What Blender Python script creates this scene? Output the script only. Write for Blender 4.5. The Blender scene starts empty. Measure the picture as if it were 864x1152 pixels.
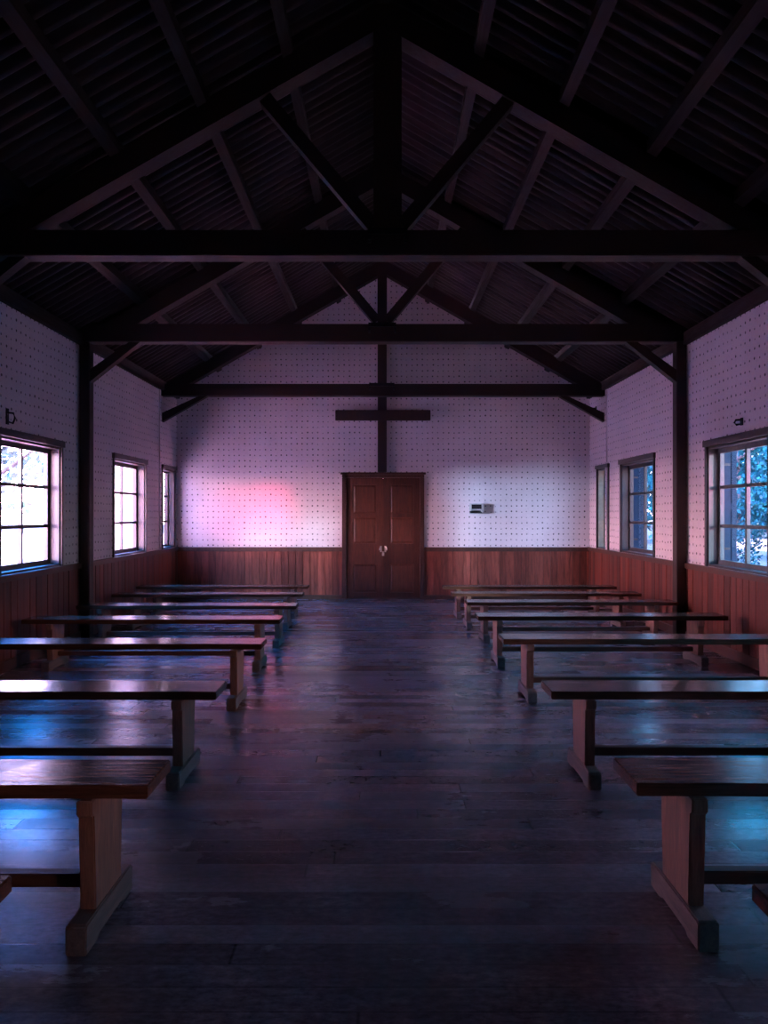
import bpy, bmesh, math, random
from mathutils import Vector, Matrix
random.seed(7)
scene = bpy.context.scene
COL = scene.collection
PI = math.pi

# ---------------------------------------------------------------- dimensions (metres)
F = 800.0                 # focal length in px of the 864 px wide frame
CX, CY = 431.0, 577.0     # vanishing point of the hall axis
EYE = 1.40
D = 11.55                 # back wall
S = D / F
W = 3.355                 # half width of the hall
WT = 0.16                 # wall thickness
FRONT = -2.2              # wall behind the camera
HEAD, SILL = 2.08, 0.85   # window opening
PITCH = 0.574
def px(x, Y): return (x - CX) * Y / F
def pz(y, Y): return EYE + (CY - y) * Y / F

# ---------------------------------------------------------------- node helpers
def new_mat(name):
    m = bpy.data.materials.new(name); m.use_nodes = True
    nt = m.node_tree; nt.nodes.clear()
    return m, nt
def N(nt, t, **kw):
    n = nt.nodes.new(t)
    for k, v in kw.items(): setattr(n, k, v)
    return n
def L(nt, a, b): nt.links.new(a, b)
def setin(nt, sock, v):
    if isinstance(v, bpy.types.NodeSocket): L(nt, v, sock)
    elif v is not None: sock.default_value = v
def M(nt, op, a, b=None, c=None, clamp=False):
    n = N(nt, 'ShaderNodeMath', operation=op, use_clamp=clamp)
    for i, v in enumerate((a, b, c)): setin(nt, n.inputs[i], v)
    return n.outputs[0]
def ramp(nt, fac, stops):
    r = N(nt, 'ShaderNodeValToRGB'); cr = r.color_ramp
    while len(cr.elements) < len(stops): cr.elements.new(0.5)
    for e, (p, c) in zip(cr.elements, stops):
        e.position = p; e.color = (*c, 1)
    setin(nt, r.inputs[0], fac); return r.outputs[0]
def mixc(nt, fac, a, b, mode='MIX'):
    n = N(nt, 'ShaderNodeMix', data_type='RGBA', blend_type=mode)
    setin(nt, n.inputs[0], fac)
    for i, v in ((6, a), (7, b)):
        if isinstance(v, tuple): v = (*v, 1) if len(v) == 3 else v
        setin(nt, n.inputs[i], v)
    return n.outputs[2]
def maprange(nt, v, a, b, c, d, smooth=False):
    n = N(nt, 'ShaderNodeMapRange', interpolation_type='SMOOTHSTEP' if smooth else 'LINEAR')
    for i, q in enumerate((v, a, b, c, d)): setin(nt, n.inputs[i], q)
    return n.outputs[0]
def coords(nt, scale=(1, 1, 1), kind='Object'):
    tc = N(nt, 'ShaderNodeTexCoord'); mp = N(nt, 'ShaderNodeMapping')
    mp.inputs['Scale'].default_value = scale
    L(nt, tc.outputs[kind], mp.inputs[0]); return mp.outputs[0]
def noise(nt, vec, scale=5, detail=4, rough=0.55, dist=0.0):
    n = N(nt, 'ShaderNodeTexNoise')
    n.inputs['Scale'].default_value = scale; n.inputs['Detail'].default_value = detail
    n.inputs['Roughness'].default_value = rough; n.inputs['Distortion'].default_value = dist
    if vec is not None: L(nt, vec, n.inputs['Vector'])
    return n.outputs['Fac']
def white(nt, a, b=0.0):
    c = N(nt, 'ShaderNodeCombineXYZ'); setin(nt, c.inputs[0], a); setin(nt, c.inputs[1], b)
    w = N(nt, 'ShaderNodeTexWhiteNoise', noise_dimensions='3D'); L(nt, c.outputs[0], w.inputs['Vector'])
    return w.outputs['Value']
def finish(m, nt, color, rough=0.5, height=None, bump=0.3, dist=0.01, spec=0.5, metal=0.0):
    b = N(nt, 'ShaderNodeBsdfPrincipled'); o = N(nt, 'ShaderNodeOutputMaterial')
    if isinstance(color, tuple): color = (*color, 1)
    setin(nt, b.inputs['Base Color'], color); setin(nt, b.inputs['Roughness'], rough)
    b.inputs['Specular IOR Level'].default_value = spec; b.inputs['Metallic'].default_value = metal
    if height is not None:
        bp = N(nt, 'ShaderNodeBump'); bp.inputs['Strength'].default_value = bump
        bp.inputs['Distance'].default_value = dist
        L(nt, height, bp.inputs['Height']); L(nt, bp.outputs[0], b.inputs['Normal'])
    L(nt, b.outputs[0], o.inputs[0]); return m

# ---------------------------------------------------------------- materials
def wood(name, dark, light, grain=(1, 1, 1), rough=(0.4, 0.65), gs=7, bump=0.25, obj_rand=0.25, spec=0.5):
    """sawn timber: grain axis given by the small component of `grain`"""
    m, nt = new_mat(name)
    v = coords(nt, grain)
    n1 = noise(nt, v, gs, 6, 0.6, 0.6); n2 = noise(nt, v, gs * 5, 4, 0.6)
    f = M(nt, 'ADD', M(nt, 'MULTIPLY', n1, 0.7), M(nt, 'MULTIPLY', n2, 0.3))
    c = ramp(nt, f, [(0.32, dark), (0.68, light)])
    oi = N(nt, 'ShaderNodeObjectInfo')
    k = maprange(nt, oi.outputs['Random'], 0, 1, 1 - obj_rand, 1 + obj_rand)
    vm = N(nt, 'ShaderNodeVectorMath', operation='SCALE'); L(nt, c, vm.inputs[0]); L(nt, k, vm.inputs['Scale'])
    r = maprange(nt, n1, 0.3, 0.7, rough[0], rough[1])
    return finish(m, nt, vm.outputs[0], r, f, bump, 0.004, spec)

MAT = {}
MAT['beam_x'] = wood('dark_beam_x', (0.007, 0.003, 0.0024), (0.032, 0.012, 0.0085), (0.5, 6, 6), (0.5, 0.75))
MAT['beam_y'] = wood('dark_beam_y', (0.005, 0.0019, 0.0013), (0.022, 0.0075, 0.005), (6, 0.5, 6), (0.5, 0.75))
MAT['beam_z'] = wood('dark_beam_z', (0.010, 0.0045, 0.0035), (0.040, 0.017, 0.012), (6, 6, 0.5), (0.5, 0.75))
MAT['frame'] = wood('window_frame_wood', (0.03, 0.02, 0.022), (0.09, 0.06, 0.055), (6, 6, 1), (0.35, 0.5))
MAT['cross'] = wood('cross_wood', (0.014, 0.006, 0.005), (0.045, 0.018, 0.014), (6, 6, 0.6), (0.5, 0.7))
MAT['trim'] = wood('cap_trim_wood', (0.045, 0.018, 0.013), (0.12, 0.045, 0.03), (3, 3, 3), (0.35, 0.5))
MAT['door'] = wood('door_wood', (0.038, 0.012, 0.007), (0.125, 0.036, 0.019), (9, 9, 0.8), (0.33, 0.5), 5)
MAT['door_frame'] = wood('door_frame_wood', (0.035, 0.013, 0.010), (0.09, 0.032, 0.024), (9, 9, 0.8), (0.35, 0.5), 5)
MAT['seat'] = wood('bench_seat_wood', (0.042, 0.017, 0.011), (0.145, 0.057, 0.034), (0.7, 9, 9), (0.14, 0.26), 6, 0.16, 0.25, 0.4)
MAT['leg'] = wood('bench_leg_wood', (0.12, 0.052, 0.036), (0.40, 0.18, 0.12), (8, 8, 0.9), (0.4, 0.6), 5, 0.3)
MAT['foot'] = wood('bench_foot_wood', (0.085, 0.055, 0.047), (0.25, 0.165, 0.14), (8, 0.9, 8), (0.45, 0.65), 5, 0.35)
MAT['stretcher'] = wood('bench_stretcher_wood', (0.06, 0.024, 0.015), (0.19, 0.075, 0.045), (0.8, 8, 8), (0.4, 0.6), 5)

def painted_board(name, axis):
    """white painted perforated board: rows of small dark holes, uneven paint"""
    m, nt = new_mat(name)
    tc = N(nt, 'ShaderNodeTexCoord'); sp = N(nt, 'ShaderNodeSeparateXYZ'); L(nt, tc.outputs['Object'], sp.inputs[0])
    u = sp.outputs[axis]; w = sp.outputs['Z']
    wob = noise(nt, tc.outputs['Object'], 2.2, 3)
    u = M(nt, 'ADD', u, M(nt, 'MULTIPLY', M(nt, 'SUBTRACT', wob, 0.5), 0.03))
    a = M(nt, 'DIVIDE', u, 0.085); b = M(nt, 'DIVIDE', w, 0.0915)
    ia = M(nt, 'FLOOR', a); ib = M(nt, 'FLOOR', b)
    jit = white(nt, ia, ib); jit2 = white(nt, M(nt, 'ADD', ia, 57.3), ib)
    fa = M(nt, 'SUBTRACT', M(nt, 'FRACT', a), M(nt, 'ADD', 0.42, M(nt, 'MULTIPLY', jit, 0.16)))
    fb = M(nt, 'SUBTRACT', M(nt, 'FRACT', b), M(nt, 'ADD', 0.42, M(nt, 'MULTIPLY', jit2, 0.16)))
    dist = M(nt, 'SQRT', M(nt, 'ADD', M(nt, 'MULTIPLY', fa, fa), M(nt, 'MULTIPLY', fb, fb)))
    rad = M(nt, 'ADD', 0.085, M(nt, 'MULTIPLY', jit2, 0.055))
    hole = maprange(nt, M(nt, 'SUBTRACT', dist, rad), -0.03, 0.05, 1.0, 0.0, True)
    hole = M(nt, 'MULTIPLY', hole, maprange(nt, jit, 0.0, 0.5, 0.45, 0.95))
    n1 = noise(nt, tc.outputs['Object'], 1.3, 5, 0.6); n2 = noise(nt, tc.outputs['Object'], 34, 3, 0.6)
    base = ramp(nt, n1, [(0.3, (0.64, 0.545, 0.57)), (0.7, (0.77, 0.665, 0.69))])
    base = mixc(nt, M(nt, 'MULTIPLY', maprange(nt, n2, 0.52, 0.75, 0, 1), 0.35), base, (0.52, 0.44, 0.46))
    c = mixc(nt, hole, base, (0.06, 0.045, 0.05))
    h = M(nt, 'SUBTRACT', M(nt, 'MULTIPLY', n2, 0.5), M(nt, 'MULTIPLY', hole, 0.8))
    return finish(m, nt, c, 0.62, h, 0.45, 0.01, 0.35)
MAT['wall_side'] = painted_board('painted_board_side', 'Y')
MAT['wall_end'] = painted_board('painted_board_end', 'X')

def panelling(name, axis, gain=1.0):
    m, nt = new_mat(name)
    tc = N(nt, 'ShaderNodeTexCoord'); sp = N(nt, 'ShaderNodeSeparateXYZ'); L(nt, tc.outputs['Object'], sp.inputs[0])
    i = M(nt, 'FLOOR', M(nt, 'DIVIDE', sp.outputs[axis], 0.118))
    r = white(nt, i, 3.0); r2 = white(nt, i, 9.0)
    cb = N(nt, 'ShaderNodeCombineXYZ')
    s = 14
    L(nt, M(nt, 'ADD', M(nt, 'MULTIPLY', sp.outputs['X'], s), M(nt, 'MULTIPLY', r, 40)), cb.inputs[0])
    L(nt, M(nt, 'MULTIPLY', sp.outputs['Y'], s), cb.inputs[1]); L(nt, M(nt, 'MULTIPLY', sp.outputs['Z'], 1.3), cb.inputs[2])
    n1 = noise(nt, cb.outputs[0], 1.6, 6, 0.6, 0.5); n2 = noise(nt, cb.outputs[0], 7, 3, 0.6)
    f = M(nt, 'ADD', M(nt, 'MULTIPLY', n1, 0.75), M(nt, 'MULTIPLY', n2, 0.25))
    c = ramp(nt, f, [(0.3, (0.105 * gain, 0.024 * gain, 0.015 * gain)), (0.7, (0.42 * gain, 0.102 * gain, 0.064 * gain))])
    k = maprange(nt, r2, 0, 1, 0.5, 1.25)
    vm = N(nt, 'ShaderNodeVectorMath', operation='SCALE'); L(nt, c, vm.inputs[0]); L(nt, k, vm.inputs['Scale'])
    return finish(m, nt, vm.outputs[0], maprange(nt, n1, 0.3, 0.7, 0.36, 0.55), f, 0.2, 0.003, 0.4)
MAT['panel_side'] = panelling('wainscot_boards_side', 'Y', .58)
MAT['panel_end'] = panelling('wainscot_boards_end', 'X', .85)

def floor_mat():
    m, nt = new_mat('worn_floorboards')
    tc = N(nt, 'ShaderNodeTexCoord'); sp = N(nt, 'ShaderNodeSeparateXYZ'); L(nt, tc.outputs['Object'], sp.inputs[0])
    y = M(nt, 'DIVIDE', sp.outputs['Y'], 0.105); row = M(nt, 'FLOOR', y)
    off = M(nt, 'MULTIPLY', white(nt, row, 1.0), 5.0)
    x = M(nt, 'DIVIDE', M(nt, 'ADD', sp.outputs['X'], off), 2.3); idx = M(nt, 'FLOOR', x)
    r1 = white(nt, row, idx); r2 = white(nt, M(nt, 'ADD', row, 91.7), idx)
    fy = M(nt, 'ABSOLUTE', M(nt, 'SUBTRACT', M(nt, 'FRACT', y), 0.5))
    fx = M(nt, 'ABSOLUTE', M(nt, 'SUBTRACT', M(nt, 'FRACT', x), 0.5))
    seam = M(nt, 'MAXIMUM', maprange(nt, fy, 0.47, 0.497, 0, 1, True), maprange(nt, fx, 0.4965, 0.4995, 0, 1, True))
    cb = N(nt, 'ShaderNodeCombineXYZ')
    L(nt, M(nt, 'ADD', M(nt, 'MULTIPLY', sp.outputs['X'], 1.0), M(nt, 'MULTIPLY', r1, 30)), cb.inputs[0])
    L(nt, M(nt, 'MULTIPLY', sp.outputs['Y'], 9.0), cb.inputs[1])
    g = noise(nt, cb.outputs[0], 2.2, 5, 0.55, 0.0); worn = noise(nt, tc.outputs['Object'], 1.1, 5, 0.6)
    blot = noise(nt, coords(nt, (4, 16, 4)), 1.3, 6, 0.72); fine = noise(nt, coords(nt, (9, 40, 9)), 1.5, 5, 0.6)
    f = M(nt, 'ADD', M(nt, 'MULTIPLY', g, 0.45), M(nt, 'MULTIPLY', fine, 0.55))
    c = ramp(nt, f, [(0.25, (0.115, 0.077, 0.088)), (0.5, (0.18, 0.122, 0.138)), (0.75, (0.27, 0.186, 0.205))])
    k = maprange(nt, r1, 0, 1, 0.6, 1.3)
    vm = N(nt, 'ShaderNodeVectorMath', operation='SCALE'); L(nt, c, vm.inputs[0]); L(nt, k, vm.inputs['Scale'])
    mott = noise(nt, coords(nt, (1, 1.8, 1)), 26, 3, 0.7); big = noise(nt, tc.outputs['Object'], 2.6, 5, 0.65)
    km = M(nt, 'MULTIPLY', maprange(nt, mott, 0.3, 0.7, 0.55, 1.45), maprange(nt, big, 0.3, 0.7, 0.65, 1.35))
    vm2 = N(nt, 'ShaderNodeVectorMath', operation='SCALE'); L(nt, vm.outputs[0], vm2.inputs[0]); L(nt, km, vm2.inputs['Scale']); vm = vm2
    c = mixc(nt, M(nt, 'MULTIPLY', seam, 0.6), vm.outputs[0], (0.012, 0.009, 0.009))
    rr = M(nt, 'ADD', maprange(nt, worn, 0.3, 0.7, 0.22, 0.30), M(nt, 'MULTIPLY', M(nt, 'SUBTRACT', r2, 0.5), 0.10))
    rr = M(nt, 'ADD', rr, M(nt, 'MULTIPLY', M(nt, 'SUBTRACT', blot, 0.5), 0.06))
    h = M(nt, 'SUBTRACT', M(nt, 'ADD', M(nt, 'ADD', M(nt, 'MULTIPLY', g, 0.25), M(nt, 'MULTIPLY', fine, 0.45)), M(nt, 'MULTIPLY', r2, 0.12)), M(nt, 'MULTIPLY', seam, 0.5))
    return finish(m, nt, c, rr, h, 0.13, 0.005, 1.0)
MAT['floor'] = floor_mat()

def roof_mat():
    m, nt = new_mat('weathered_roof_sheet')
    v = coords(nt, (0.6, 6, 0.6)); n1 = noise(nt, v, 2.0, 6, 0.65); n2 = noise(nt, coords(nt), 40, 2)
    c = ramp(nt, n1, [(0.3, (0.020, 0.013, 0.014)), (0.7, (0.080, 0.053, 0.056))])
    return finish(m, nt, c, 0.6, n2, 0.2, 0.004, 0.2)
MAT['roof'] = roof_mat()

def simple(name, c, rough=0.5, metal=0.0, var=0.15, scale=20, spec=0.5):
    m, nt = new_mat(name)
    n = noise(nt, coords(nt), scale, 4)
    lo = tuple(x * (1 - var) for x in c); hi = tuple(x * (1 + var) for x in c)
    return finish(m, nt, ramp(nt, n, [(0.3, lo), (0.7, hi)]), rough, n, 0.1, 0.002, spec, metal)
MAT['iron'] = simple('black_iron', (0.03, 0.03, 0.035), 0.4, 0.9)
MAT['steel'] = simple('worn_steel', (0.55, 0.53, 0.5), 0.3, 1.0)
MAT['box_white'] = simple('grey_white_plastic', (0.42, 0.41, 0.42), 0.45)
MAT['box_dark'] = simple('dark_screen', (0.02, 0.016, 0.02), 0.2)
MAT['shutter'] = simple('blue_grey_shutter_paint', (0.012, 0.028, 0.055), 0.6, spec=.1)
MAT['cream'] = simple('cream_and_sunlit_reveal', (0.36, 0.28, 0.19), 0.6)  # pillar cream; on the reveal board it stands in for sunlight
MAT['frame_white'] = simple('pale_sash_paint', (0.10, 0.105, 0.11), 0.45, spec=.2)
MAT['pale_paint'] = simple('pale_blocker_paint', (0.78, 0.72, 0.70), 0.7, spec=.2)  # pale so the added blocker blends into the bright panes
MAT['trunk'] = simple('tree_bark', (0.05, 0.045, 0.045), 0.8)
MAT['leaf'] = simple('blue_green_leaves', (0.003, 0.060, 0.080), 0.7, 0, 0.5, 1.5, .06)
MAT['leaf_dark'] = simple('dark_conifer_needles', (0.002, 0.034, 0.050), 0.7, 0, 0.5, 1.5, .06)
MAT['leaf_pale'] = simple('pale_green_leaves', (0.080, 0.145, 0.135), 0.6, 0, 0.3, 1.5)
MAT['grass'] = simple('cool_green_grass', (0.004, 0.02, 0.024), 0.9, 0, 0.4, 0.6)
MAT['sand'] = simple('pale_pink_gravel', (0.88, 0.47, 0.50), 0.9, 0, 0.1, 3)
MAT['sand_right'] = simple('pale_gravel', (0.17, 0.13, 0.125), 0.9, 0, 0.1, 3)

def glass_mat():
    m, nt = new_mat('window_glass')
    o = N(nt, 'ShaderNodeOutputMaterial'); mx = N(nt, 'ShaderNodeMixShader')
    t = N(nt, 'ShaderNodeBsdfTransparent'); t.inputs[0].default_value = (0.94, 0.97, 0.98, 1)
    g = N(nt, 'ShaderNodeBsdfGlossy'); g.inputs['Roughness'].default_value = 0.02
    lw = N(nt, 'ShaderNodeLayerWeight'); lw.inputs[0].default_value = 0.5
    fr = M(nt, 'ADD', 0.02, M(nt, 'MULTIPLY', M(nt, 'POWER', lw.outputs['Facing'], 5.0), 0.5))
    L(nt, fr, mx.inputs[0]); L(nt, t.outputs[0], mx.inputs[1]); L(nt, g.outputs[0], mx.inputs[2])
    L(nt, mx.outputs[0], o.inputs[0]); return m
MAT['glass'] = glass_mat()

# ---------------------------------------------------------------- mesh helpers
def box(bm, x0, x1, y0, y1, z0, z1):
    r = bmesh.ops.create_cube(bm, size=1.0)
    for v in r['verts']:
        v.co = Vector((x0 + (v.co.x + .5) * (x1 - x0), y0 + (v.co.y + .5) * (y1 - y0), z0 + (v.co.z + .5) * (z1 - z0)))
    return r['verts']
def prism(bm, pts, axis, a, b):
    """extrude polygon pts (2-D) along axis between a and b"""
    def co(p, t):
        if axis == 'x': return (t, p[0], p[1])
        if axis == 'y': return (p[0], t, p[1])
        return (p[0], p[1], t)
    va = [bm.verts.new(co(p, a)) for p in pts]; vb = [bm.verts.new(co(p, b)) for p in pts]
    bm.faces.new(va); bm.faces.new(list(reversed(vb)))
    n = len(pts)
    for i in range(n):
        bm.faces.new((va[i], vb[i], vb[(i + 1) % n], va[(i + 1) % n]))
def bar(bm, p, q, w, y0, y1):
    """square-cut timber of width w in the XZ plane from p to q, spanning y0..y1"""
    d = Vector((q[0] - p[0], q[1] - p[1])).normalized(); n = Vector((-d.y, d.x)) * (w / 2)
    prism(bm, [(p[0] + n.x, p[1] + n.y), (q[0] + n.x, q[1] + n.y), (q[0] - n.x, q[1] - n.y), (p[0] - n.x, p[1] - n.y)], 'y', y0, y1)
def tube(bm, pts, radii, seg=8):
    rings = []
    for i, p in enumerate(pts):
        p = Vector(p); a = Vector(pts[max(i - 1, 0)]); b = Vector(pts[min(i + 1, len(pts) - 1)])
        t = (b - a).normalized(); u = t.orthogonal().normalized(); v = t.cross(u)
        r = radii[i] if isinstance(radii, (list, tuple)) else radii
        rings.append([bm.verts.new(p + (u * math.cos(2 * PI * k / seg) + v * math.sin(2 * PI * k / seg)) * r) for k in range(seg)])
    for a, b in zip(rings, rings[1:]):
        for k in range(seg): bm.faces.new((a[k], a[(k + 1) % seg], b[(k + 1) % seg], b[k]))
    bm.faces.new(list(reversed(rings[0]))); bm.faces.new(rings[-1])
def obj(name, bm, mat, parent=None, bevel=0.0, smooth=False):
    bmesh.ops.recalc_face_normals(bm, faces=bm.faces[:])
    if bevel:
        bmesh.ops.bevel(bm, geom=[e for e in bm.edges if e.calc_face_angle(0) > 0.5], offset=bevel, segments=2, affect='EDGES', clamp_overlap=True)
    me = bpy.data.meshes.new(name); bm.to_mesh(me); bm.free()
    if smooth:
        for p in me.polygons: p.use_smooth = True
    o = bpy.data.objects.new(name, me); COL.objects.link(o); me.materials.append(MAT[mat])
    if parent: o.parent = parent
    return o
def empty(name, loc=(0, 0, 0), rz=0.0):
    o = bpy.data.objects.new(name, None); COL.objects.link(o); o.location = loc; o.rotation_euler = (0, 0, rz); o.empty_display_size = .1
    return o
def tag(o, label, cat, group=None):
    o['label'] = label; o['category'] = cat
    if group: o['group'] = group
    return o
def struct(o, label=None, cat=None):
    o['kind'] = 'structure'
    if label: o['label'] = label; o['category'] = cat
    return o
def B(): return bmesh.new()

# ---------------------------------------------------------------- floor, walls, roof
bm = B(); box(bm, -W - WT, W + WT, FRONT - WT, D + WT, -0.15, 0.0)
struct(obj('floor', bm, 'floor'), 'worn dark wooden floorboards laid across the hall', 'floor')

WIN = {'left':  [(0.538 * D, 0.639 * D), (0.766 * D, 0.866 * D), (0.935 * D, 0.990 * D)],
       'right': [(-0.155 * D, -0.055 * D), (0.305 * D, 0.405 * D), (0.535 * D, 0.636 * D), (0.762 * D, 0.866 * D), (0.915 * D, 0.962 * D)]}
APEX = 5.32                        # underside of the roof sheet at the ridge
WALLTOP = APEX - PITCH * W         # about 3.39
for side, s in (('left', -1), ('right', 1)):
    bm = B(); xa, xb = sorted((s * W, s * (W + WT)))
    box(bm, xa, xb, FRONT, D + WT, 0, SILL); box(bm, xa, xb, FRONT, D + WT, HEAD, WALLTOP - 0.03)
    y = FRONT
    for a, b in WIN[side]:
        box(bm, xa, xb, y, a, SILL, HEAD); y = b
    box(bm, xa, xb, y, D + WT, SILL, HEAD)
    struct(obj('wall_' + side, bm, 'wall_side'), side + ' side wall of white painted perforated board', 'wall')
DW, DH = 0.60, 1.97               # door opening half width and height
bm = B()
prism(bm, [(-W, 0), (-DW, 0), (-DW, DH), (DW, DH), (DW, 0), (W, 0), (W, WALLTOP - .02), (0, APEX - .02), (-W, WALLTOP - .02)], 'y', D, D + WT)
struct(obj('wall_back', bm, 'wall_end'), 'white gable end wall behind the cross and the double door', 'wall')
bm = B()
prism(bm, [(-W, 0), (W, 0), (W, WALLTOP - .02), (0, APEX - .02), (-W, WALLTOP - .02)], 'y', FRONT - WT, FRONT)
struct(obj('wall_front', bm, 'wall_end'), 'gable wall behind the camera', 'wall')

# corrugated roof: waves run down the slope
bm = B(); step = 0.125 / 12; ny = int((D + WT + .25 - (FRONT - .35)) / step)
XE = W + 0.55
for s in (-1, 1):
    rows = []
    for i in range(ny + 1):
        y = FRONT - .35 + i * step
        ph = 2 * PI * i / 12
        h = 0.036 * math.tanh(2.2 * math.cos(ph)) + .037
        row = []
        for k, x in enumerate((0.0, 1.0, 2.0, 3.0, XE)):
            row.append(bm.verts.new((s * x, y, APEX - PITCH * x + h)))
        rows.append(row)
    for a, b in zip(rows, rows[1:]):
        for k in range(4): bm.faces.new((a[k], a[k + 1], b[k + 1], b[k]))
ro = obj('ceiling', bm, 'roof', smooth=True)
md = ro.modifiers.new('sheet', 'SOLIDIFY'); md.thickness = 0.008; md.offset = 1
struct(ro, 'pitched roof of weathered corrugated sheets seen from below', 'ceiling')

# wainscot boards with real gaps
def boards(name, side):
    bm = B(); w = 0.118; g = 0.004; top = SILL - 0.05
    def run(a, b, put):
        i = math.floor(a / w)
        while i * w < b:
            lo = max(a, i * w + g); hi = min(b, (i + 1) * w - g)
            if hi - lo > 0.01: put(lo, hi, 0.014 + 0.006 * random.random())
            i += 1
    if side in ('left', 'right'):
        s = -1 if side == 'left' else 1
        run(FRONT, D, lambda lo, hi, t: box(bm, *sorted((s * W, s * (W - t))), lo, hi, 0.0, top))
        box(bm, *sorted((s * W, s * (W - .008))), FRONT, D, 0, top); mat = 'panel_side'
    else:
        for a, b in ((-W, -0.655), (0.655, W)):
            run(a, b, lambda lo, hi, t: box(bm, lo, hi, D - t, D, 0.0, top))
            box(bm, a, b, D - .008, D, 0, top)
        mat = 'panel_end'
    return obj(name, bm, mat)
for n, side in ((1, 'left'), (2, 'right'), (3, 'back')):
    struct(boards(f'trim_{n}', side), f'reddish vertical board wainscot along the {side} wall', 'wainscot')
for n, s, side in ((4, -1, 'left'), (5, 1, 'right')):
    bm = B(); box(bm, *sorted((s * W, s * (W - 0.045))), FRONT, D, SILL - 0.06, SILL)
    struct(obj(f'trim_{n}', bm, 'trim', bevel=.006), f'dark cap rail on top of the {side} wainscot', 'trim')
bm = B()
for a, b in ((-W, -0.665), (0.665, W)): box(bm, a, b, D - 0.045, D, SILL - 0.075, SILL - 0.005)
struct(obj('trim_6', bm, 'trim', bevel=.006), 'dark cap rail on the back wall wainscot either side of the door', 'trim')
for s, side in ((-1, 'left'), (1, 'right')):
    bm = B(); box(bm, *sorted((s * W, s * (W - 0.032))), FRONT, D, 0, 0.10)
    struct(obj('baseboard_' + side, bm, 'trim', bevel=.005), f'low baseboard at the foot of the {side} wall', 'baseboard')
bm = B()
for a, b in ((-W, -0.665), (0.665, W)): box(bm, a, b, D - 0.03, D, 0, 0.07)
struct(obj('baseboard_back', bm, 'trim', bevel=.005), 'low baseboard at the foot of the back wall', 'baseboard')
for n, s, side in ((7, -1, 'left'), (8, 1, 'right')):
    bm = B(); box(bm, *sorted((s * W, s * (W - 0.018))), 0.921 * D, 0.9255 * D, SILL, 3.26)
    struct(obj(f'trim_{n}', bm, 'wall_side'), f'thin painted cover strip near the back of the {side} wall', 'trim')

# ---------------------------------------------------------------- windows
def window(n, side, a, b, sash_mat, label):
    s = -1 if side == 'left' else 1
    def bx(bm, x0, x1, *r): box(bm, *sorted((s * x0, s * x1)), *r)
    # casing: lining of the opening plus a thin face trim
    bm = B(); t = 0.022; d = WT
    small = (b - a) < 0.8
    for y0, y1, z0, z1 in ((a, a + t, SILL, HEAD), (b - t, b, SILL, HEAD), (a + t, b - t, HEAD - t, HEAD), (a + t, b - t, SILL, SILL + t)):
        bx(bm, W, W + d, y0, y1, z0, z1)
    f = 0.035 if not small else 0.025
    for y0, y1, z0, z1 in ((a - f, a, SILL, HEAD + f), (b, b + f, SILL, HEAD + f)):
        bx(bm, W - 0.02, W, y0, y1, z0, z1)
    bx(bm, W - 0.035, W, a - f - .015, b + f + .015, HEAD, HEAD + f + .03)
    w = obj(f'window_{n}', bm, 'frame')
    struct(w, label, 'window')
    # sash: 2 x 3 panes
    bm = B(); x0, x1 = W + 0.095, W + 0.130; st = 0.048 if not small else 0.03; mu = 0.033 if not small else 0.03
    ya, yb, za, zb = a + t, b - t, SILL + t, HEAD - t
    for r in ((ya, ya + st, za, zb), (yb - st, yb, za, zb), (ya + st, yb - st, za, za + st), (ya + st, yb - st, zb - st, zb)):
        bx(bm, x0, x1, *r)
    ym = (ya + yb) / 2
    bx(bm, x0, x1, ym - mu / 2, ym + mu / 2, za + st, zb - st)
    for k in (1, 2):
        zm = za + (zb - za) * k / 3
        bx(bm, x0 + .004, x1 - .004, ya + st, ym - mu / 2, zm - mu / 2, zm + mu / 2)
        bx(bm, x0 + .004, x1 - .004, ym + mu / 2, yb - st, zm - mu / 2, zm + mu / 2)
    obj('sash', bm, sash_mat, w)
    bm = B(); bx(bm, W + 0.111, W + 0.115, ya + .01, yb - .01, za + .01, zb - .01)
    obj('pane', bm, 'glass', w)
    if side == 'right' and small:
        bm = B(); bx(bm, W + .002, W + .092, b - t - .006, b - t, SILL + t, HEAD - t); o = obj('reveal', bm, 'cream', w); o['label'] = 'reveal board with sunlight painted in as cream'  # sunlight on the far jamb, put into the board's cream colour
    return w
n = 1
for side in ('left', 'right'):
    for k, (a, b) in enumerate(WIN[side]):
        pos = ('narrow far', 'middle', 'nearest', 'hidden', 'hidden')[len(WIN[side]) - 1 - k]
        window(n, side, a, b, 'frame_white' if (side == 'right' and k == 2) else 'frame', f'{pos} six pane window in the {side} wall')
        n += 1

# open shutters outside the right-hand windows
def shutter(name, y, width, mat, label, z0=SILL - .02, z1=HEAD + .02):
    bm = B(); x0 = W + WT + 0.012; t = 0.03
    box(bm, x0, x0 + .05, y, y + t, z0, z1); box(bm, x0 + width - .05, x0 + width, y, y + t, z0, z1)
    for za, zb in ((z0, z0 + .07), ((z0 + z1) / 2 - .03, (z0 + z1) / 2 + .03), (z1 - .07, z1)):
        box(bm, x0 + .05, x0 + width - .05, y, y + t, za, zb)
    box(bm, x0 + .05, x0 + width - .05, y + .008, y + t - .008, z0 + .07, z1 - .07)
    r = tag(obj(name, bm, mat), label, 'shutter')
    bm = B()
    bm.free()
    for z in (z0 + .2, z1 - .2):
        bm = B(); box(bm, x0 - .02, x0 + .06, y - .006, y, z - .012, z + .012); obj('hinge', bm, 'iron', r)
    return r
shutter('window_shutter', WIN['right'][-3][1] + .01, 0.13, 'shutter', 'blue-grey shutter standing open outside the nearest right-hand window')
shutter('window_shutter', WIN['right'][-2][1] + .01, 0.17, 'shutter', 'blue-grey shutter standing open outside the middle right-hand window')

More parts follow.
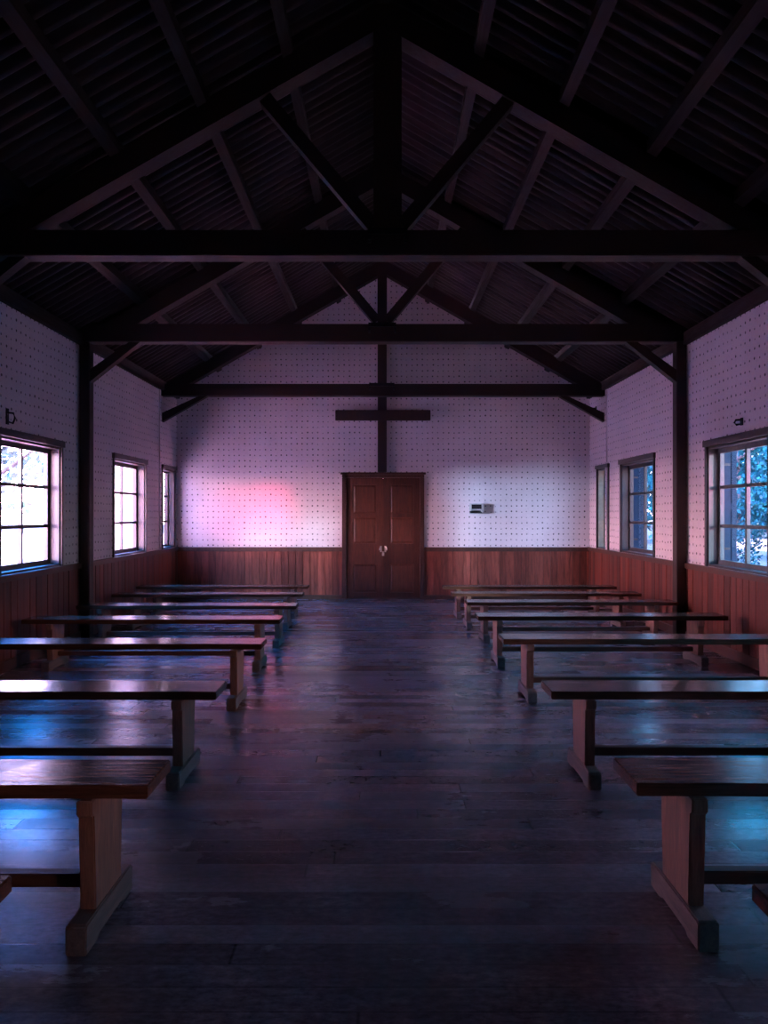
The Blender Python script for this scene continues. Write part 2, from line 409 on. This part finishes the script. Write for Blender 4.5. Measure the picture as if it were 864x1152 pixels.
bm = B(); yp = WIN['left'][2][0]; box(bm, -W - WT - .62, -W - WT + .001, yp - .13, yp - .01, -.3, HEAD + .25); box(bm, -W - WT - .66, -W - WT + .001, yp - .17, yp + .03, HEAD + .25, HEAD + .32)
struct(obj('trim_9', bm, 'pale_paint', bevel=.01), 'pale added sky-light buttress outside the narrow far left window', 'blocker')  # added fin, keeps sky light from flooding the far left corner

# ---------------------------------------------------------------- door
bm = B(); fw = 0.065; y0 = D - 0.05; y1 = D + 0.10
box(bm, -DW - fw, -DW, y0, y1, 0, DH); box(bm, DW, DW + fw, y0, y1, 0, DH)
box(bm, -DW - fw, DW + fw, y0, y1, DH, DH + 0.05); box(bm, -DW - fw - .025, DW + fw + .025, D - .075, D, DH + .05, DH + .085)
door = struct(obj('door_1', bm, 'door_frame', bevel=.005), 'brown panelled double door under the cross on the back wall', 'door')
for s in (-1, 1):
    bm = B(); x0, x1 = (-DW + .001, -.002) if s < 0 else (.002, DW - .001)
    ya, yb = D + 0.0, D + 0.045; h = DH - 0.001
    def zz(y): return (674.0 - y) * S
    st = 0.105; rails = [(0.006, 0.095), (zz(634.6), zz(611)), (zz(581), zz(578)), (zz(544), h)]
    rails = [(0.008, 0.11), (0.57, 0.90), (1.33, 1.39), (1.86, h)]
    box(bm, x0, x0 + st, ya, yb, .008, h); box(bm, x1 - st, x1, ya, yb, .008, h)
    for a, b in rails: box(bm, x0 + st, x1 - st, ya, yb, a, b)
    leaf = obj('door_leaf', bm, 'door', door)
    for (a, b) in ((0.11, 0.57), (0.90, 1.33), (1.39, 1.86)):
        bm = B(); box(bm, x0 + st, x1 - st, ya + .022, yb - .004, a, b)
        i = 0.035
        vs = box(bm, x0 + st + i, x1 - st - i, ya + .012, ya + .024, a + i, b - i)
        for v in vs:
            if v.co.y > ya + .02:
                v.co.x += i * .8 * (1 if v.co.x > (x0 + x1) / 2 else -1); v.co.z += i * .8 * (1 if v.co.z > (a + b) / 2 else -1)
        obj('door_panel', bm, 'door', leaf)
    bm = B(); hx = s * 0.035 + 0.0; hz = 0.815
    box(bm, hx - .014, hx + .014, ya - .006, ya, hz - .05, hz + .05)
    tube(bm, [(hx, ya - .004, hz + .03), (hx + s * .012, ya - .035, hz + .035), (hx + s * .022, ya - .04, hz + .012), (hx + s * .022, ya - .036, hz - .02)], [.008, .009, .009, .007])
    hd = obj('door_handle', bm, 'steel', leaf, smooth=False); hd['label'] = 'worn steel handle'
    if s > 0:
        bm = B(); box(bm, -.018, .018, ya - .03, ya - .008, hz - .11, hz - .07)
        tube(bm, [(-.011, ya - .019, hz - .075), (-.011, ya - .019, hz - .05), (0, ya - .019, hz - .04), (.011, ya - .019, hz - .05), (.011, ya - .019, hz - .075)], .004)
        pl = obj('padlock', bm, 'steel', leaf); pl['label'] = 'small steel padlock'
bm = B(); box(bm, -.016, .016, D + .030, D + .055, .012, DH - .01); obj('meeting_strip', bm, 'door', door)
bm = B(); box(bm, -DW - fw, DW + fw, D - .06, D + WT, 0, 0.012)
obj('threshold', bm, 'door_frame', door)

# ---------------------------------------------------------------- cross
cr = tag(empty('wooden_cross', (px(430, D), D - .10, 0)), 'large dark wooden cross on the white gable wall above the double door', 'cross')
bm = B(); z0 = DH + .086; box(bm, -.072, .072, -.055, .05, z0, 4.72); obj('upright', bm, 'cross', cr, bevel=.006)
bm = B(); za, zb = pz(474.7, D), pz(463, D); a = px(378, D) - px(430, D); b = px(483.5, D) - px(430, D)
box(bm, a, b, -.085, -.056, za, zb); obj('crossbar', bm, 'cross', cr, bevel=.006)

# ---------------------------------------------------------------- roof trusses
RAFT_B = 5.03     # underside of rafters at the ridge
def truss(Yf, zb, th, kp_px, kp_w, label, posts, strut, strap):
    Y = Yf * D; t = empty('roof_truss', (0, Y, 0)); tag(t, label, 'truss', 'timber roof trusses across the hall')
    hy = 0.075
    bm = B(); box(bm, -W, W, -hy, hy, zb, zb + th); obj('tie_beam', bm, 'beam_x', t, bevel=.008)
    for s in (-1, 1):
        bm = B(); tk = 0.20
        xo = W - .05
        x1 = max(0.0, min(xo, (RAFT_B - (zb + th)) / PITCH))
        pts = [(0, RAFT_B), (0, RAFT_B + tk), (s * xo, RAFT_B + tk - PITCH * xo), (s * xo, max(zb + th, RAFT_B - PITCH * xo)), (s * x1, RAFT_B - PITCH * x1)]
        prism(bm, pts, 'y', -.07, .07); obj('rafter', bm, 'beam_x', t)
    kx = px(kp_px, Y)
    bm = B(); box(bm, kx - kp_w / 2, kx + kp_w / 2, -.068, .068, zb + th, RAFT_B + .02 - PITCH * abs(kx)); obj('king_post', bm, 'beam_z', t, bevel=.006)
    if strut:
        for s in (-1, 1):
            x0 = kp_w / 2 + .0; z0 = zb + th + .04
            xs = (RAFT_B - z0 + 1.17 * x0) / (1.17 + PITCH)
            bm = B(); bar(bm, (s * x0 + kx, z0), (s * xs + kx, RAFT_B - PITCH * xs + .01), 0.10, -.05, .05); obj('strut', bm, 'beam_x', t)
    for s in (-1, 1):
        if posts:
            bm = B(); box(bm, *sorted((s * (W - .015), s * (W - .125))), -.06, .06, 0, zb); obj('wall_post', bm, 'beam_z', t, bevel=.006)
            a, b = (s * (W - .12), zb - .42), (s * (W - .64), zb - .0)
        else:
            a, b = (s * (W - .01), zb - .37), (s * (W - .66), zb - .0)
        d = Vector((b[0] - a[0], b[1] - a[1])).normalized(); nrm = Vector((0, -1))
        w = 0.10
        bm = B()
        prism(bm, [(a[0], a[1] - .02), (a[0], a[1] + w * 1.15), (b[0] + s * w * .9, zb), (b[0] - s * w * .35, zb)], 'y', -.045, .045)
        obj('knee_brace', bm, 'beam_x', t)
    if strap:
        bm = B(); w = strap / 2; c = kx
        box(bm, c - w, c + w, -hy - .014, -hy, zb + th - .035, zb + th + .01)
        for s in (-1, 1): box(bm, c + s * w - .012, c + s * w + .012, -hy - .016, -hy, zb + th - .10, zb + th + .01)
        box(bm, c - w, c + w, -hy - .004, hy, zb + th + .001, zb + th + .012)
        for s in (-1, 1):
            for k in (0, 1): box(bm, c + s * w - .009, c + s * w + .009, -hy - .028, -hy - .014, zb + th - .04 - k * .045, zb + th - .022 - k * .045)
        obj('iron_strap', bm, 'iron', t)
    return t
z1 = 0.465 * D; z2 = 0.682 * D; z3 = 0.935 * D
truss(0.222, 3.36, .19, 435, .19, 'nearest dark roof truss, only its rafters showing at the top edge', True, True, 0)
truss(0.465, pz(291, z1), .19, 436, .21, 'big dark roof truss whose tie beam spans the whole picture width', True, True, .27)
truss(0.682, pz(386, z2), .195, 430, .105, 'dark roof truss resting on two posts against the side walls', True, True, .28)
truss(0.935, pz(446, z3), .18, 429.5, .125, 'farthest and smallest roof truss, close to the back wall', False, False, .36)

# purlins, ridge, wall plates
PB = RAFT_B + .20
ordn = ['first', 'second', 'third', 'fourth']
YA, YB = FRONT + .01, D - .01
pur = None
bm = B(); prism(bm, [(-.035, -.02), (.035, .02), (.035, .106), (-.035, .066)], 'y', YA, YB)
purl_l = obj('purlin', bm, 'beam_y')
for s, side in ((1, 'right'), (-1, 'left')):
    for k, x in enumerate((0.714, 1.35, 2.0, 2.65)):
        if pur is None:
            bm = B(); prism(bm, [(-.035, .02), (.035, -.02), (.035, .066), (-.035, .106)], 'y', YA, YB)
            o = obj('purlin', bm, 'beam_y'); pur = o
        else:
            o = pur.copy(); COL.objects.link(o)
            if s < 0 and k == 0: COL.objects.unlink(o); o = purl_l
        o.location = (s * x, 0, PB - PITCH * x - .012)
        if s < 0: o.rotation_euler = (0, 0, 0); o.data = purl_l.data
        tag(o, f'{ordn[k]} brown purlin down from the ridge under the {side} roof slope', 'purlin', 'purlins under the roof')
bm = B(); box(bm, -.05, .05, YA, YB, PB - .03, PB + .055)
tag(obj('ridge_beam', bm, 'beam_y'), 'dark ridge beam running along the peak of the roof', 'beam')
for s, side in ((-1, 'left'), (1, 'right')):
    bm = B(); box(bm, *sorted((s * W, s * (W - .06))), YA, YB, 3.25, 3.385)
    tag(obj('wall_plate', bm, 'beam_y', bevel=.006), f'brown timber wall plate along the top of the {side} wall', 'beam')

# ---------------------------------------------------------------- benches
SH = 0.48; LEN = 2.30; SW = 0.25; ST = 0.042
def make_bench():
    root = empty('trestle_bench')
    bm = B(); box(bm, 0, LEN, -SW / 2, SW / 2, SH - ST, SH)
    bmesh.ops.subdivide_edges(bm, edges=[e for e in bm.edges if abs(e.verts[0].co.x - e.verts[1].co.x) > 1], cuts=14)
    for v in bm.verts:
        if 0.05 < v.co.x < LEN - .05:
            v.co.y += random.uniform(-.0022, .0022); v.co.z += random.uniform(-.0012, .0012) if v.co.z > SH - .01 else 0
    obj('seat', bm, 'seat', root, bevel=.004)
    for x in (0.20, LEN - 0.25):
        zt = SH - ST; zf = 0.09
        bm = B()
        hw = .132; lw = .112
        prism(bm, [(-lw, zf), (-hw + .006, zt - .055), (-hw - .012, zt - .045), (-hw - .012, zt), (hw + .012, zt), (hw + .012, zt - .045), (hw - .006, zt - .055), (lw, zf)], 'x', x - .026, x + .026)
        leg = obj('leg', bm, 'leg', root, bevel=.004)
        bm = B()
        prism(bm, [(-.205, 0), (-.205, .084), (-.197, .092), (.197, .092), (.205, .084), (.205, 0), (.12, 0), (.10, .012), (-.10, .012), (-.12, 0)], 'x', x - .034, x + .034)
        obj('foot', bm, 'foot', root, bevel=.005)
    bm = B(); box(bm, 0.228, LEN - 0.278, -.022, .022, 0.115, 0.158)
    obj('stretcher', bm, 'stretcher', root, bevel=.004)
    bm = B()
    for x in (0.20, LEN - 0.25): box(bm, x - .052, x + .052, -.10, .10, SH - ST - .03, SH - ST - .001)
    return root
proto = make_bench()
def copy_tree(o):
    c = o.copy(); COL.objects.link(c)
    for ch in o.children:
        d = ch.copy(); COL.objects.link(d); d.parent = c
    return c
H = [0.50, 0.51, 0.48, 0.46, 0.45, 0.43, 0.42, 0.42]
# (x of the aisle end of the seat front edge, y of that edge) in the photo; the first is measured on its back edge
left_px = [None, (166, 884), (243, 778.5), (294, 724.6), (314.6, 697), (333, 681.5), (340, 668.5), (346, 659.8)]
right_px = [None, (717, 881), (620.6, 778), (566.7, 719), (537.8, 693.5), (525.8, 677.5), (509, 667.6), (499, 660)]
rank = ['nearest', 'second', 'third', 'fourth', 'fifth', 'sixth', 'seventh', 'eighth and farthest']
extra_l = ['only its corner showing at the photo edge', 'with its big leg and foot in full view', 'with a long pale blue window gleam', 'orange-brown front edge', 'slim and streaked with blue light', 'with a lavender gleam', 'with an orange front edge', 'near the back wall']
extra_r = ['only its corner showing at the photo edge', 'with its broad lit leg in full view', 'with a bright blue gleam near the wall', 'reaching past the photo edge', 'ending short of the right wall', 'dark and slim', 'dark and slim', 'near the back wall']
first = True
for side, s, P in (('left', -1, left_px), ('right', 1, right_px)):
    for i in range(8):
        b = proto if first else copy_tree(proto); first = False
        h = H[i]
        if P[i] is None:
            Yb, X = ((1.77, -.923) if s < 0 else (1.73, .895)); Yc = Yb - SW / 2
        else:
            c = EYE - h; Yf = F * c / (P[i][1] - CY); X = px(P[i][0], Yf); Yc = Yf + SW / 2
        b.location = (X, Yc, 0); b.rotation_euler = (0, 0, (PI if s < 0 else 0) + random.uniform(-.006, .006))
        b.scale = (1 if abs(X) + LEN < W - .06 else (W - .06 - abs(X)) / LEN, 1, h / SH)
        ex = (extra_l if s < 0 else extra_r)[i]
        tag(b, f'{rank[i]} bench {side} of the aisle, {ex}', 'bench', f'benches on the {side} of the aisle')

# ---------------------------------------------------------------- small things on the walls
bx0 = px(528, D); bx1 = px(542.5, D); zb0, zb1 = pz(578, D), pz(566.5, D)
wb = tag(empty('wall_box', ((bx0 + bx1) / 2, D, zb0)), 'small pale box with a dark front on the back wall, right of the door', 'wall box')
hw = (bx1 - bx0) / 2; hh = zb1 - zb0
bm = B(); dp = .17
box(bm, -hw, hw, -.03, 0, 0, hh); box(bm, -hw, -hw + .016, -dp, -.03, .045, hh); box(bm, hw - .03, hw, -dp, -.03, .02, hh)
box(bm, -hw + .016, hw - .03, -dp, -.03, hh - .014, hh); box(bm, -hw + .016, hw - .03, -dp, -.03, .058, .076)
obj('case', bm, 'box_white', wb)
bm = B(); box(bm, -hw + .017, hw - .031, -dp + .02, -.03, .077, hh - .015); o = obj('front_window', bm, 'box_dark', wb); o['label'] = 'dark front'
bm = B(); prism(bm, [(-dp - .03, .012), (-dp - .03, .022), (-.03, .044), (-.03, .012)], 'x', -hw - .005, hw - .03); obj('ledge', bm, 'box_dark', wb)

def hook(name, side, x, y, size, label):
    s = -1 if side == 'left' else 1
    Y = W * F / abs(x - CX); z = pz(y, Y)
    r = tag(empty(name, (s * W, Y, z)), label, 'hook')
    bm = B(); box(bm, *sorted((0, -s * .012)), -.018, .018, -size * .45, size * .5); obj('back_plate', bm, 'iron', r)
    bm = B(); tube(bm, [(-s * .008, 0, size * .25), (-s * .06, 0, size * .22), (-s * .075, 0, -.01), (-s * .055, 0, -size * .38), (-s * .02, 0, -size * .3)], [.009, .01, .01, .011, .008]); obj('prong', bm, 'iron', r, smooth=True)
hook('wall_hook', 'right', 835, 474.5, .075, 'small iron hook on the wall above the nearest right-hand window')
hook('wall_hook', 'left', 7.5, 469, .15, 'long iron hook on the wall above the nearest left-hand window')
hook('wall_hook', 'right', 671, 461, .11, 'iron hook high in the far right corner by the knee brace')
hook('wall_hook', 'left', 187, 464, .06, 'little iron hook high in the far left corner by the knee brace')

# ---------------------------------------------------------------- outdoors
GZ = -0.35
bm = B()
for x0, x1 in ((-90, -W - WT - .0), (W + WT, 90)): box(bm, x0, x1, -40, 110, GZ - .2, GZ)
struct(obj('ground_right', bm, 'grass'), 'cool green grass outside the windows', 'ground')
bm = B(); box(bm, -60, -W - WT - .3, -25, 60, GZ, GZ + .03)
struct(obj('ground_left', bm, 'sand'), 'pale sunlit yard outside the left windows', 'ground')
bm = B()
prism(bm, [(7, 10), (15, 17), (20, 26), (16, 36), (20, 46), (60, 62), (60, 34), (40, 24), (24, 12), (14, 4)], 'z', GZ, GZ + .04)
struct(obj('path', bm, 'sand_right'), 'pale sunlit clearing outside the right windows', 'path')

bm = B(); box(bm, W + WT + .3, 8.0, -12, 16, GZ, GZ + .03)  # added ground strip, throws pinkish light up onto the left wall
struct(obj('path', bm, 'sand_right'), 'added strip of pale gravel bouncing light in through the right windows', 'path')
def leaf_quad(bm, p, r):
    n = Vector((random.gauss(0, 1), random.gauss(0, 1), random.gauss(0, 1))).normalized()
    u = n.orthogonal().normalized(); v = n.cross(u); a = random.uniform(.5, 1) * r; b = a * .55
    bm.faces.new([bm.verts.new(p + u * a), bm.verts.new(p + v * b), bm.verts.new(p - u * a), bm.verts.new(p - v * b)])
def broad_tree(x, y, h, rad, mat, label, n=2600, leaf=.22, base=.18):
    r = tag(empty('broadleaf_tree', (x, y, GZ)), label, 'tree')
    bm = B(); tube(bm, [(0, 0, 0), (.05 * h * .3, 0, h * .3), (0, .04 * h, h * .75)], [h * .03, h * .022, h * .008]); 
    for k in range(5):
        a = k * 1.3; z = h * (.3 + .08 * k)
        tube(bm, [(0, 0, z), (math.cos(a) * rad * .4, math.sin(a) * rad * .4, z + h * .12), (math.cos(a) * rad * .7, math.sin(a) * rad * .7, z + h * .22)], [h * .012, h * .008, h * .003])
    obj('trunk', bm, 'trunk', r)
    bm = B()
    cl = []
    for k in range(26):
        a = random.uniform(0, 2 * PI); zz = random.uniform(base + .08, .93); rr = rad * math.sqrt(random.random()) * (1.0 - .6 * abs(zz - .5))
        cl.append((Vector((math.cos(a) * rr, math.sin(a) * rr, zz * h)), rad * random.uniform(.25, .45)))
    for _ in range(n):
        c, q = random.choice(cl); d = Vector((random.gauss(0, 1), random.gauss(0, 1), random.gauss(0, .8))).normalized() * q * random.uniform(.6, 1.05)
        leaf_quad(bm, c + d, leaf)
    obj('foliage', bm, mat, r); return r
def conifer(x, y, h, rad, label, n=2400, base=.08):
    r = tag(empty('conifer_tree', (x, y, GZ)), label, 'tree')
    bm = B(); tube(bm, [(0, 0, 0), (0, 0, h)], [h * .022, h * .004]); obj('trunk', bm, 'trunk', r)
    bm = B(); tiers = 11
    for t in range(tiers):
        z = h * (base + (1 - base) * t / tiers); L0 = rad * (1 - .88 * t / tiers)
        for k in range(8):
            a = k * PI / 4 + t * .5 + random.uniform(-.2, .2)
            for _ in range(n // (tiers * 8)):
                q = random.uniform(.12, 1) * L0
                leaf_quad(bm, Vector((math.cos(a) * q + random.gauss(0, .10 * L0), math.sin(a) * q + random.gauss(0, .10 * L0), z - q * .18 + random.gauss(0, .05 * L0) + .25 * L0 * (1 - q / L0) ** 2)), .09 * (.5 + rad / 4))
    obj('foliage', bm, 'leaf_dark', r); return r
pr = tag(empty('pillar', (4.36, 14.0, GZ)), 'cream pillar outside, seen through the narrow far right-hand window', 'pillar')
bm = B(); box(bm, -.20, .20, -.15, .15, .0, 2.28); box(bm, -.24, .24, -.19, .19, 0, .22); obj('shaft', bm, 'cream', pr, bevel=.01)
bm = B(); box(bm, -.26, .26, -.21, .21, 2.28, 2.5); box(bm, -.20, .20, -.5, .5, 2.5, 2.95); obj('capital', bm, 'beam_x', pr, bevel=.01)
# right side
conifer(15.4, 25.0, 9.5, 3.3, 'dark conifer with spreading branches beyond the nearest right-hand window', 5200, .20)
broad_tree(25, 50, 9, 5, 'leaf', 'tall blue-green tree left of the clearing beyond the right windows', 5000, .34, .0)
broad_tree(36, 63, 10, 6, 'leaf', 'blue-green tree behind the middle of the clearing', 5000, .38, .0)
broad_tree(51, 72, 11, 8, 'leaf', 'wide blue-green tree behind the right of the clearing', 5000, .45, .0)
broad_tree(15, 43, 8, 4.5, 'leaf', 'blue-green tree showing through the middle right-hand window', 4500, .28, .0)
broad_tree(32, 88, 15, 10, 'leaf', 'biggest blue-green tree far behind the others', 5000, .55, .0)
broad_tree(10.4, 21.0, 1.5, .8, 'leaf_dark', 'low dark bush on the grass near the clearing', 900, .08, .0)
# left side
broad_tree(-12.6, 21.5, 7.5, 3.4, 'leaf_pale', 'pale green tree in the bright yard beyond the left windows', 2600, .2)
broad_tree(-22, 30, 6.0, 3.2, 'leaf_pale', 'smaller pale green tree farther off in the left yard', 1800, .22)

# ---------------------------------------------------------------- light
w = bpy.data.worlds.new('sky'); scene.world = w; w.use_nodes = True
nt = w.node_tree; nt.nodes.clear()
tc = N(nt, 'ShaderNodeTexCoord'); sp = N(nt, 'ShaderNodeSeparateXYZ'); L(nt, tc.outputs['Generated'], sp.inputs[0])
el = maprange(nt, sp.outputs['Z'], 0.04, 0.36, 0, 1, True)
side = maprange(nt, sp.outputs['X'], -0.5, 0.5, 1, 0, True)
cl = mixc(nt, el, (66.0, 35.0, 43.0), (0.3, 6.0, 23.0))
crr = mixc(nt, el, (2.6, 2.4, 2.5), (0.2, 3.0, 6.5))
sky = mixc(nt, side, crr, cl)
bg = N(nt, 'ShaderNodeBackground'); wo = N(nt, 'ShaderNodeOutputWorld')
L(nt, sky, bg.inputs[0]); bg.inputs[1].default_value = 1.0; L(nt, bg.outputs[0], wo.inputs[0])

sd = bpy.data.lights.new('sun', 'SUN'); sd.energy = 36.0; sd.color = (1.0, .72, .68); sd.angle = .02
so = bpy.data.objects.new('sun', sd); COL.objects.link(so)
so.rotation_euler = Vector((0.01, .4, -1.0)).to_track_quat('-Z', 'Y').to_euler()

def spot(name, loc, target, energy, color, size_deg, radius, blend=.6):
    l = bpy.data.lights.new(name, 'SPOT'); l.energy = energy; l.color = color; l.spot_size = math.radians(size_deg)
    l.spot_blend = blend; l.shadow_soft_size = radius
    o = bpy.data.objects.new(name, l); COL.objects.link(o); o.location = loc
    o.rotation_euler = (Vector(target) - Vector(loc)).to_track_quat('-Z', 'Y').to_euler(); return o
# low sky glow slanting in through the nearest window on each side
yl = (WIN['left'][0][0] + WIN['left'][0][1]) / 2
spot('low_glow_left', (-11.5, -0.2, 2.05), (-3.4, 6.75, 1.5), 13000, (.36, .64, 1.0), 15, .45, .5)
spot('low_glow_right', (11.5, -0.9, 3.2), (3.4, 6.75, 1.5), 10000, (.60, .82, 1.0), 15, .4, .5)
spot('pink_glow_right', (11.5, 0.1, 2.0), (-1.93, D, 1.38), 34000, (1.0, .07, .26), 3.8, .3, 1.0)
spot('warm_glow_behind', (8.2, -4.75, 2.5), (-1.9, 2.75, .48), 620, (1.0, .50, .42), 8.5, .3, .7)
spot('warm_glow_right', (9.2, 2.35, 3.1), (3.4, 4.1, 1.42), 850, (1.0, .50, .36), 13, .3, .5)

# ---------------------------------------------------------------- camera
cd = bpy.data.cameras.new('camera'); co = bpy.data.objects.new('camera', cd); COL.objects.link(co)
cd.sensor_fit = 'HORIZONTAL'; cd.sensor_width = 36; cd.lens = 36 * F / 864
cd.clip_start = .02; cd.clip_end = 400
co.location = (0, 0, EYE); co.rotation_euler = (PI / 2, 0, 0)
cd.shift_x = (432 - CX) / 864; cd.shift_y = (CY - 576) / 864
scene.camera = co

scene.view_settings.view_transform = 'Standard'; scene.view_settings.look = 'None'
scene.view_settings.gamma = 1.0; scene.view_settings.use_curve_mapping = False
scene.view_settings.exposure = 0.42
scene.cycles.max_bounces = 10; scene.cycles.diffuse_bounces = 6; scene.cycles.transparent_max_bounces = 16
scene.cycles.use_denoising = True
